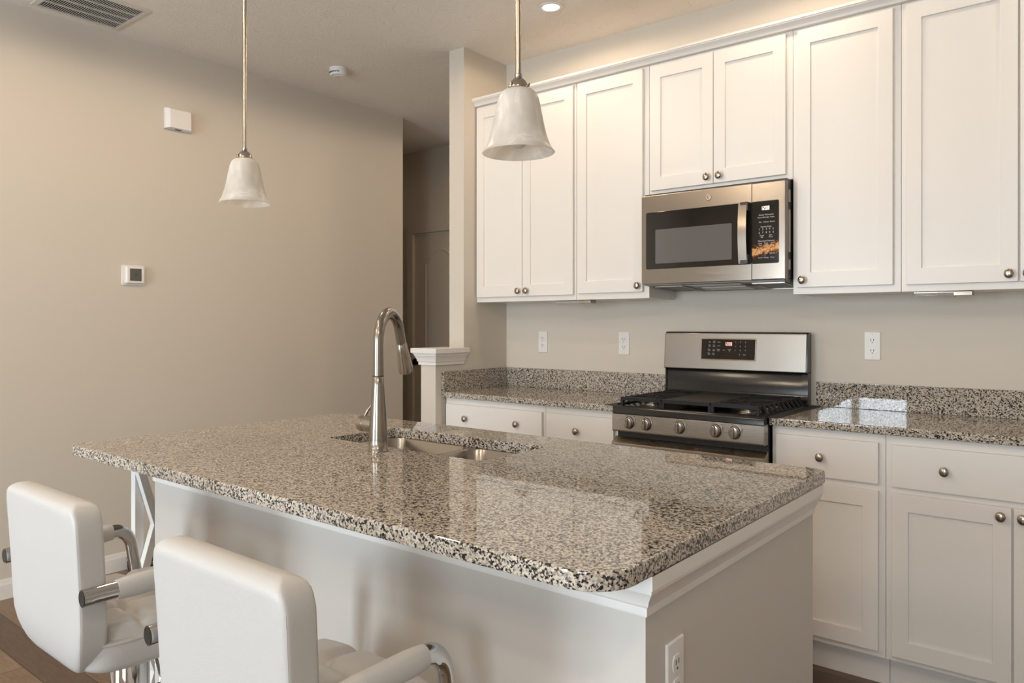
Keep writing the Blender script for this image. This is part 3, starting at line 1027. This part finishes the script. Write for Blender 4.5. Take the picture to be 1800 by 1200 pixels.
# ------------------------------------------------------------------ outlets
def outlet(label, x=None, y=None, z=1.165, side=False, decora=False):
    # built on a wall facing -y around x; or, with side=True, on the island end facing +x around y
    loc = (0, 0, z)
    t = thing('wall_outlet', label, 'outlet', loc, 'white outlet plates')
    w, h_ = .0355, .0575
    f4 = lambda i, y_: [(-w + i, y_, z - h_ + i), (w - i, y_, z - h_ + i), (w - i, y_, z + h_ - i), (-w + i, y_, z + h_ - i)]
    pl = MB().loft([f4(0, -.0004), f4(0, -.0035), f4(.0018, -.0055), f4(.004, -.0062)]).build('plate', M['plastic'], t, smooth=30)
    sl_ = MB()
    if decora:
        MB().box(-.0168, .0168, -.0076, -.006, z - .0335, z + .0335, .0015).build('socket_face', M['plastic'], pl)
        off, yo = .021, -.0077
    else:
        for s in (-1, 1):
            zc = z + s * .0195
            lp = []
            for i in range(32):
                a = 2 * PI * i / 32
                lp.append((.0172 * math.cos(a), max(min(.0172 * math.sin(a), .0142), -.0142) + zc))
            MB().loft([[(px, -.006, pz) for px, pz in lp], [(px, -.0078, pz) for px, pz in lp], [(px * .93, -.0083, zc + (pz - zc) * .93) for px, pz in lp]]).build('socket_face', M['plastic'], pl, smooth=30)
        off, yo = .0195, -.0084
    sl_ = MB()
    for s in (-1, 1):
        zc = z + s * off
        sl_.box(-.0074, -.0048, yo - .0002, yo + .0005, zc - .001, zc + .0075)
        sl_.box(.0048, .0074, yo - .0002, yo + .0005, zc - .001, zc + .0075)
        sl_.lathe([(.0024, 0), (.0024, .0005)], (0, yo + .0003, zc - .0075), '-y', 10)
    sl_.build('socket_slots', M['slot'], pl)
    for q in ((-.048, .048) if decora else (0,)): MB().lathe([(.003, 0), (.002, .001)], (0, -.006, z + q), '-y', 10).build('screw', M['ventwhite'], pl)
    if side:
        t.location = (x * K, y * K, z)
        t.rotation_euler = (0, 0, PI / 2)
    else: t.location = (x * K, -.0003 * K, z)
    return t


outlet('white outlet plate on the back wall nearest the corner column', .3015)
outlet('white outlet plate on the back wall just left of the range', .8905)
outlet('white outlet with rectangular insert on the wall right of the range', 2.2305, z=1.173, decora=True)
outlet('white outlet plate on the end panel of the island', IX1 + .0003, -2.672, .690, side=True)

# ------------------------------------------------------------------ pendants
def pendant(x, y, label):
    t = thing('pendant_lamp', label, 'pendant lamp', (x, y, 1.655), 'bell pendants over the island')
    MB().lathe([(.060, 0), (.060, -.012), (.052, -.020), (.012, -.024), (.008, -.030)], (x, y, H), 'z', 30).build('ceiling_canopy', M['nickel'], t)
    MB().tube([(x, y, H - .025), (x, y, 1.828)], .0078, 14).build('rod', M['rod'], t)
    MB().lathe([(.0105, 1.832), (.0105, 1.824), (.0085, 1.822), (.0150, 1.820), (.0215, 1.814), (.0262, 1.806), (.0285, 1.8015), (.0285, 1.799), (.0305, 1.798), (.0335, 1.792), (.0345, 1.786), (.0335, 1.785)],
               (x, y, 0), 'z', 36).build('holder_cap', M['nickel'], t, smooth=50)
    for k in range(3):
        a = k * 2 * PI / 3 + .35
        MB().lathe([(.0035, -.004), (.0035, .006), (.0055, .006), (.0055, .010), (0, .011)], (x + .0275 * math.cos(a), y + .0275 * math.sin(a), 1.798), 'z', 10).build('thumb_screw', M['nickel'], t)
    out = [(.030, 1.7965), (.039, 1.794), (.0475, 1.788), (.0540, 1.777), (.0585, 1.763), (.0625, 1.745), (.0665, 1.728), (.0705, 1.711), (.0755, 1.694), (.0815, 1.678), (.0880, 1.665), (.0945, 1.656), (.0985, 1.6525)]
    inn = [(r - .0035, z + .0005) for r, z in out[::-1]]
    inn[0] = (.0972, 1.6515)
    MB().lathe(out + inn, (x, y, 0), 'z', 56).build('glass_shade', M['alabaster'], t, smooth=60)
    MB().lathe([(.016, 1.787), (.016, 1.745), (.013, 1.743)], (x, y, 0), 'z', 20).build('socket', M['plastic'], t)
    MB().lathe([(.012, 1.745), (.016, 1.732), (.024, 1.712), (.0275, 1.695), (.026, 1.680), (.018, 1.668), (.008, 1.664), (0, 1.6635)], (x, y, 0), 'z', 24).build('bulb', M['plastic'], t, smooth=60)
    return t


pendant(.592, -2.40, 'smaller-looking bell pendant lamp with white glass shade hanging before the bare beige wall')
pendant(1.898, -2.40, 'nearer bell pendant lamp with white glass shade hanging before the white cabinets')


# ------------------------------------------------------------------ ceiling fittings
def can_light(x, y, label, watts):
    t = thing('recessed_light', label, 'ceiling light', (x, y, H))
    MB().lathe([(.070, -.0004), (.070, -.004), (.064, -.0065), (.048, -.004), (.046, .0)], (x, y, H), 'z', 40).build('trim_ring', M['plastic'], t, smooth=50)
    MB().lathe([(.0455, -.0022), (.030, -.0030), (0, -.0034)], (x, y, H), 'z', 32).build('lens', M['lens'], t, smooth=60)
    l = bpy.data.lights.new('lamp_light', 'SPOT')
    l.energy = watts
    l.color = (1.0, 0.78, 0.56)
    l.spot_size = math.radians(178)
    l.spot_blend = 0.15
    l.shadow_soft_size = 0.07
    o = bpy.data.objects.new('lamp_light', l)
    COL.objects.link(o)
    o.parent = t
    o.location = (0, 0, -.012)
    return t


can_light(.758, -.58, 'glowing recessed ceiling light above the corner of the white cabinets', 10)
can_light(1.98, -.58, 'recessed ceiling light over the range', 10)
can_light(3.20, -.58, 'recessed ceiling light over the right end of the worktop', 8)
can_light(.25, -2.20, 'added recessed fill light over the left end of the island', 24)  # unseen can added to brighten the left wall
can_light(.10, -3.40, 'added recessed fill light between the island and the left wall', 19)  # another unseen can, added as fill for the left wall
can_light(.10, -5.20, 'added recessed fill light in the room behind the stools', 32)  # unseen, added for more ambient light at the rear left
can_light(1.35, -3.80, 'added recessed fill light over the two white bar stools', 18)  # unseen, added to warm the island top and stool tops
can_light(1.60, -5.60, 'added recessed fill light in front of the patio door', 28)  # unseen, added to spread the ambient light
can_light(3.20, -4.60, 'added recessed fill light in the room behind the viewer', 44)  # unseen, added as strong warm fill for the whole room
can_light(.25, .80, 'added recessed fill light in the hall behind the kitchen wall', 26)  # unseen, added to lift the dark hall

sd = thing('smoke_detector', 'round white smoke detector on the textured ceiling', 'smoke detector', (-.915, -.695, H))
MB().lathe([(.060, -.0003), (.060, -.010), (.056, -.012), (.056, -.016), (.0605, -.018), (.0595, -.037), (.054, -.043), (0, -.0445)], (-.915, -.695, H), 'z', 40).build('housing', M['plastic'], sd, smooth=40)
q = MB()
for i in range(10):
    a = -2.2 + i * .17
    q.box(-.915 + .058 * math.cos(a) - .0035, -.915 + .058 * math.cos(a) + .0035, -.695 + .058 * math.sin(a) - .0035, -.695 + .058 * math.sin(a) + .0035, H - .033, H - .024)
q.build('vent_slots', M['lcd'], sd)
q = MB()
q.lathe([(.020, -.0430), (.020, -.0465), (.017, -.0475), (0, -.0475)], (-.925, -.70, H), 'z', 24)
q.tube([(-.90, -.72, H - .0455), (-.885, -.70, H - .0455), (-.872, -.685, H - .0455)], .003, 8)
q.build('test_button', M['ventwhite'], sd)

VX0, VX1, VY0, VY1 = -1.372, -.958, -2.472, -1.990
vt = thing('ceiling_vent', 'white louvred return air grille on the ceiling beside the left wall', 'vent', ((VX0 + VX1) / 2, (VY0 + VY1) / 2, H))
q = MB()
fw_ = .030
ringv = lambda i, z: [(VX0 + i, VY0 + i, z), (VX1 - i, VY0 + i, z), (VX1 - i, VY1 - i, z), (VX0 + i, VY1 - i, z)]
q.loft([ringv(0, H - .0004), ringv(.002, H - .006), ringv(.022, H - .009), ringv(fw_, H - .008), ringv(fw_, H - .0004)], False, False)
ndiv = 4
for i in range(1, ndiv):
    x = VX0 + fw_ + i * (VX1 - VX0 - 2 * fw_) / ndiv
    q.box(x - .004, x + .004, VY0 + fw_, VY1 - fw_, H - .008, H - .001)
vf = q.build('frame', M['ventwhite'], vt)
q = MB()
nsl = 36
for i in range(nsl):
    y = VY0 + fw_ + (i + .5) * (VY1 - VY0 - 2 * fw_) / nsl
    q.bar((VX0 + fw_, y, H - .0052), (VX1 - fw_, y, H - .0052), .0012, .0052, (0, .55, 1))
q.build('louvre_slats', M['ventwhite'], vt)
MB().box(VX0 + .02, VX1 - .02, VY0 + .02, VY1 - .02, H - .0015, H - .0004).build('dark_duct', M['slot'], vt)
for x in (VX0 + .015, VX1 - .015):
    for y in (VY0 + .05, VY1 - .05): MB().lathe([(.005, -.008), (.004, -.010), (0, -.0105)], (x, y, H), 'z', 10).build('screw', M['ventwhite'], vt)

# ------------------------------------------------------------------ things on the left wall
ch = thing('door_chime', 'white rectangular door chime box high on the left wall', 'chime', (XL, -1.576, 2.37))
CY0, CY1, CZa, CZb = -1.664, -1.482, 2.314, 2.423
rc = lambda i, x, j=0: [(x, CY0 + i, CZa + j), (x, CY1 - i, CZa + j), (x, CY1 - i, CZb - j), (x, CY0 + i, CZb - j)]
MB().loft([rc(.002, XL + .0004), rc(0, XL + .004), rc(0, XL + .022), rc(.018, XL + .046, .004), rc(.021, XL + .048, .007)]).build('cover', M['plastic'], ch, smooth=20)
MB().box(XL + .018, XL + .030, -1.60, -1.56, CZa - .001, CZa + .002).build('sound_slot', M['slot'], ch)

tm = thing('thermostat', 'small white square thermostat with grey screen on the left wall', 'thermostat', (XL, -1.858, 1.515))
fx = lambda y0, y1, z0, z1, r, x: [(x, p[0], p[1]) for p in rrect(y0, y1, z0, z1, (r,) * 4, 0, 5)]
tp = MB().loft([fx(-1.932, -1.785, 1.463, 1.568, .012, XL + .0004), fx(-1.932, -1.785, 1.463, 1.568, .012, XL + .004), fx(-1.930, -1.787, 1.465, 1.566, .012, XL + .0065)]).build('wall_plate', M['plastic'], tm, smooth=30)
tb = MB().loft([fx(-1.915, -1.799, 1.472, 1.560, .008, XL + .0065), fx(-1.913, -1.801, 1.473, 1.559, .008, XL + .024), fx(-1.908, -1.806, 1.477, 1.555, .008, XL + .029)]).build('body', M['plastic'], tm, smooth=30)
MB().loft([fx(-1.893, -1.821, 1.486, 1.550, .002, XL + .0288), fx(-1.893, -1.821, 1.486, 1.550, .002, XL + .0298)]).build('screen', M['lcd'], tb)
q = MB()
q.tube([(XL + .0300, -1.866, 1.513), (XL + .0300, -1.857, 1.524), (XL + .0300, -1.848, 1.513)], .0012, 6)
q.tube([(XL + .0300, -1.864, 1.521), (XL + .0300, -1.850, 1.512)], .0010, 6)
q.build('screen_symbol', M['darkink'], tb)


# ------------------------------------------------------------------ clear fittings under the upper cabinets
def undercab(x0, x1, y0, label):
    t = thing('under_cabinet_light', label, 'under-cabinet light', ((x0 + x1) / 2, y0, UZ0 - .0005), 'slim clear fittings below the upper cabinets')
    MB().box(x0, x1 - .06, y0 - .03, y0 + .03, UZ0 - .006, UZ0 - .0005, .001).build('mounting_plate', M['nickel'], t)
    a = MB()
    a.loft([[(x, y0 + yy, UZ0 + zz) for yy, zz in ((-.032, -.006), (-.034, -.013), (-.026, -.019), (.026, -.019), (.034, -.013), (.032, -.006))] for x in (x0 + .004, x1 - .066)])
    a.build('clear_lens', M['acrylic'], t)
    MB().box(x1 - .066, x1, y0 - .034, y0 + .034, UZ0 - .017, UZ0 - .0005, .002).build('end_box', M['nickel'], t)
    MB().tube([(x0 + .01, y0 - .02, UZ0 - .014), (x1 - .07, y0 - .02, UZ0 - .014)], .003, 8).build('rail', M['chrome'], t)


undercab(.59, .835, -.262, 'slim clear under-cabinet fitting below the two cabinets left of the microwave')
undercab(2.452, 2.665, -.236, 'slim clear under-cabinet fitting below the cabinet at the right edge')

# ------------------------------------------------------------------ white X-braced rack under the end of the island top
rk = thing('rack_frame', 'white metal X-braced frame under the left overhang of the island top', 'rack', (.515, -2.69, 0))
rx, ry0, ry1, zt = .516, -2.792, -2.640, .8835
q = MB()
q.box(rx - .015, rx + .015, ry0 - .004, ry0 + .026, 0, zt)
p1 = q.build('post', M['xwhite'], rk)
q = MB().box(rx - .015, rx + .015, ry1 - .026, ry1 + .004, 0, zt)
q.build('post', M['xwhite'], rk)
q = MB()
for z in (.012, .442, zt - .012): q.box(rx - .013, rx + .013, ry0 + .026, ry1 - .026, z - .012, z + .012)
q.build('rail', M['xwhite'], rk)
for z0, z1 in ((.45, .88), (.02, .436)):
    for a, b in ((z1, z0), (z0, z1)):
        xo = rx + .031 + (.0006 if a > b else 0)
        MB().bar((xo, ry0 - .012, a), (xo, ry1 - .014, b), .028, .026, (0, 0, 1)).build('cross_brace', M['xwhite'], rk)

# dark box standing by the left wall, mostly hidden behind the rack
bx = thing('storage_box', 'small black box with a chrome rim on the floor by the left wall', 'box', (-1.30, -1.80, 0))
q = MB()
q.loft([rrect(-1.41, -1.19, -1.93, -1.67, (.03,) * 4, z, 5, i) for i, z in ((.012, 0), (.004, .01), (0, .03), (0, .100), (.006, .108))])
bb_ = q.build('bin', M['satinblack'], bx)
q = MB()
q.loft([rrect(-1.41, -1.19, -1.93, -1.67, (.03,) * 4, z, 5, i) for i, z in ((-.001, .060), (-.004, .063), (-.004, .075), (-.001, .078))], False, False)
q.build('chrome_rim', M['chrome'], bx)


# ------------------------------------------------------------------ bar stools
def make_stool(cx, cy, label):
    # centre of the seat at (cx, cy); the sitter faces +y
    t = thing('bar_stool', label, 'bar stool', (cx, cy, 0), 'white bar stools along the island')
    X = lambda v: cx + v
    Y = lambda v: cy + v
    # backrest: horizontal sections lofted upwards, curving into the seat at the bottom
    bk = MB()
    loops = []
    zs = [.540, .545, .553, .566, .582, .602, .628, .660, .69, .72, .75, .78, .815, .842, .866, .882, .890, .8965, .902, .906, .908]
    zb, zt_ = .540, .908
    for z in zs:
        u = (z - zb) / (zt_ - zb)
        w = .222
        rb, rt = .125, .048
        if z < zb + rb: w -= rb - math.sqrt(max(rb ** 2 - (zb + rb - z) ** 2, 0))
        if z > zt_ - rt: w -= rt - math.sqrt(max(rt ** 2 - (z - zt_ + rt) ** 2, 0))
        w -= .010 * (1 - u)
        th_ = .038
        et = .018
        if z > zt_ - et: th_ *= math.sqrt(max(1 - ((z - zt_ + et) / et) ** 2, .012))
        if z < zb + .02: th_ *= math.sqrt(max(1 - ((zb + .02 - z) / .02) ** 2, .02))
        yc = -.162 - .020 * u ** 1.6 + .030 * max(0, (.26 - u) / .26) ** 2
        loops.append(superloop(X(0), Y(yc), max(w, .02), th_, z, 9.0, 96))
    bk.loft(loops)
    bko = bk.build('backrest', M['leather'], t, smooth=70)
    sm = MB()
    for sy in (-1, 1):
        pth = []
        for z in zs[3:-6]:
            u = (z - zb) / (zt_ - zb)
            w = .222 - .010 * (1 - u)
            rb, rt = .125, .048
            if z < zb + rb: w -= rb - math.sqrt(max(rb ** 2 - (zb + rb - z) ** 2, 0))
            if z > zt_ - rt: w -= rt - math.sqrt(max(rt ** 2 - (z - zt_ + rt) ** 2, 0))
            yc = -.162 - .020 * u ** 1.6 + .030 * max(0, (.26 - u) / .26) ** 2
            pth.append((X(w * .985), Y(yc + sy * .0298), z))
        sm.tube(pth, .0008, 6)
    sm.build('seam', M['leather'], bko)
    # seat: padded base with a tufted cushion top
    st = MB()
    sl_ = []
    for z, i in ((.546, .045), (.549, .022), (.557, .008), (.568, .0), (.606, .0), (.615, .002)): sl_.append(superloop(X(0), Y(.02), .216 - i, .198 - i, z, 5.0, 60))
    st.loft(sl_)
    seat = st.build('seat', M['leather'], t, smooth=60)
    cu = MB()
    N = 48
    rows = []
    for i in range(N + 1):
        row = []
        for j in range(N + 1):
            u, v = -1 + 2 * i / N, -1 + 2 * j / N
            # squircle mapping keeps the outline rounded
            px = u * math.sqrt(1 - .30 * v * v * u * u)
            py = v * math.sqrt(1 - .30 * u * u * v * v)
            e = max(abs(u), abs(v))
            edge = math.sqrt(max(1 - max(0, (e - .80) / .20) ** 2, 0))
            tx_, ty_ = u * 1.5, v * 1.5
            gx = min(abs(tx_ - q_) for q_ in (-.5, .5))
            gy = min(abs(ty_ - q_) for q_ in (-.5, .5))
            gr = .015 * math.exp(-(gx / .11) ** 2) + .015 * math.exp(-(gy / .11) ** 2) + .012 * math.exp(-((gx * gx + gy * gy) / .03))
            z = .612 + .034 * edge - gr * edge + .014 * (1 - u * u) * (1 - v * v)
            row.append(cu.bm.verts.new((X(px * .212), Y(.024 + py * .192), z)))
        rows.append(row)
    for i in range(N):
        for j in range(N): cu.bm.faces.new((rows[i][j], rows[i + 1][j], rows[i + 1][j + 1], rows[i][j + 1]))
    cu.build('cushion', M['leather'], seat, smooth=80)
    pp_ = superloop(X(0), Y(.02), .2175, .1995, .613, 5.0, 60)
    MB().tube(pp_ + pp_[:1], .0020, 8, False).build('piping', M['leather'], seat)
    # arms: one bent chrome tube on each side carrying a padded sleeve
    for s in (-1, 1):
        xa = .245 * s
        pth = [(X(xa), Y(-.206), .733), (X(xa), Y(-.10), .734), (X(xa), Y(.00), .735), (X(xa), Y(.088), .737)]
        for k in range(1, 8):
            a = k / 7 * math.radians(80)
            pth.append((X(xa), Y(.088 + .052 * math.sin(a)), .737 - .052 * (1 - math.cos(a))))
        pth += [(X(xa), Y(.154), .62), (X(xa * .985), Y(.163), .565)]
        for k in range(1, 6):
            a = k / 5 * PI / 2
            pth.append((X(xa * .985 - s * .03 * (1 - math.cos(a))), Y(.163), .565 - .03 * math.sin(a)))
        pth.append((X(s * .05), Y(.155), .535))
        arm = MB().tube(pth, .0172, 18, True).build('arm', M['chrome'], t, smooth=60)
        MB().lathe([(.0150, -.0004), (.0150, .0012), (.012, .0006), (0, .0006)], (X(xa), Y(-.206), .733), '-y', 18).build('tube_end', M['darkchrome'], arm)
        sl2 = [(X(xa), Y(-.128 + k * .0208), .7335 + .0003 * k) for k in range(11)]
        MB().tube(sl2, [.0195, .0212] + [.0222] * 7 + [.0212, .0195], 20).build('arm_pad', M['leather'], arm, smooth=60)
    # pedestal
    MB().lathe([(.085, .522), (.085, .534), (.05, .5455)], (X(0), Y(.02), 0), 'z', 24).build('seat_plate', M['satinblack'], t)
    MB().lathe([(.050, .31), (.050, .516), (.044, .522)], (X(0), Y(.02), 0), 'z', 30).build('gas_lift_cover', M['chrome'], t, smooth=50)
    MB().lathe([(.030, .03), (.030, .345)], (X(0), Y(.02), 0), 'z', 24).build('column', M['chrome'], t, smooth=50)
    MB().lathe([(.205, 0), (.205, .006), (.190, .012), (.080, .026), (.036, .036), (.036, .045), (.030, .046)], (X(0), Y(.02), 0), 'z', 48).build('base_disc', M['chrome'], t, smooth=50)
    fr = MB()
    fr.tube([(X(.028 * s_), Y(.03), .28) if i == 0 else (X(.15 * math.sin(a_)), Y(.03 + .03 + .12 * (1 - math.cos(a_)) * .9), .28) for i, (s_, a_) in enumerate([(-1, -1.2)] + [(0, -1.5 + k * .25) for k in range(13)])] + [(X(.028), Y(.03), .28)], .010, 12)
    fr.build('footrest', M['chrome'], t, smooth=50)
    lv_ = MB().tube([(X(.045), Y(.04), .532), (X(.12), Y(.03), .528), (X(.165), Y(.02), .500), (X(.185), Y(.015), .460)], [.005, .005, .005, .005], 10)
    lvo_ = lv_.build('height_lever', M['chrome'], t)
    MB().tube([(X(.172), Y(.018), .487), (X(.190), Y(.013), .445), (X(.194), Y(.012), .434)], [.0085, .0095, .007], 12).build('lever_grip', M['rubber'], lvo_)
    return t


st1 = make_stool(1.097, -3.10, 'white leather bar stool at the left end of the island, nearer the bare wall')
st2 = clone(st1, (1.898, -3.10, 0), None, 'white leather bar stool in the foreground, cut off by the bottom edge')
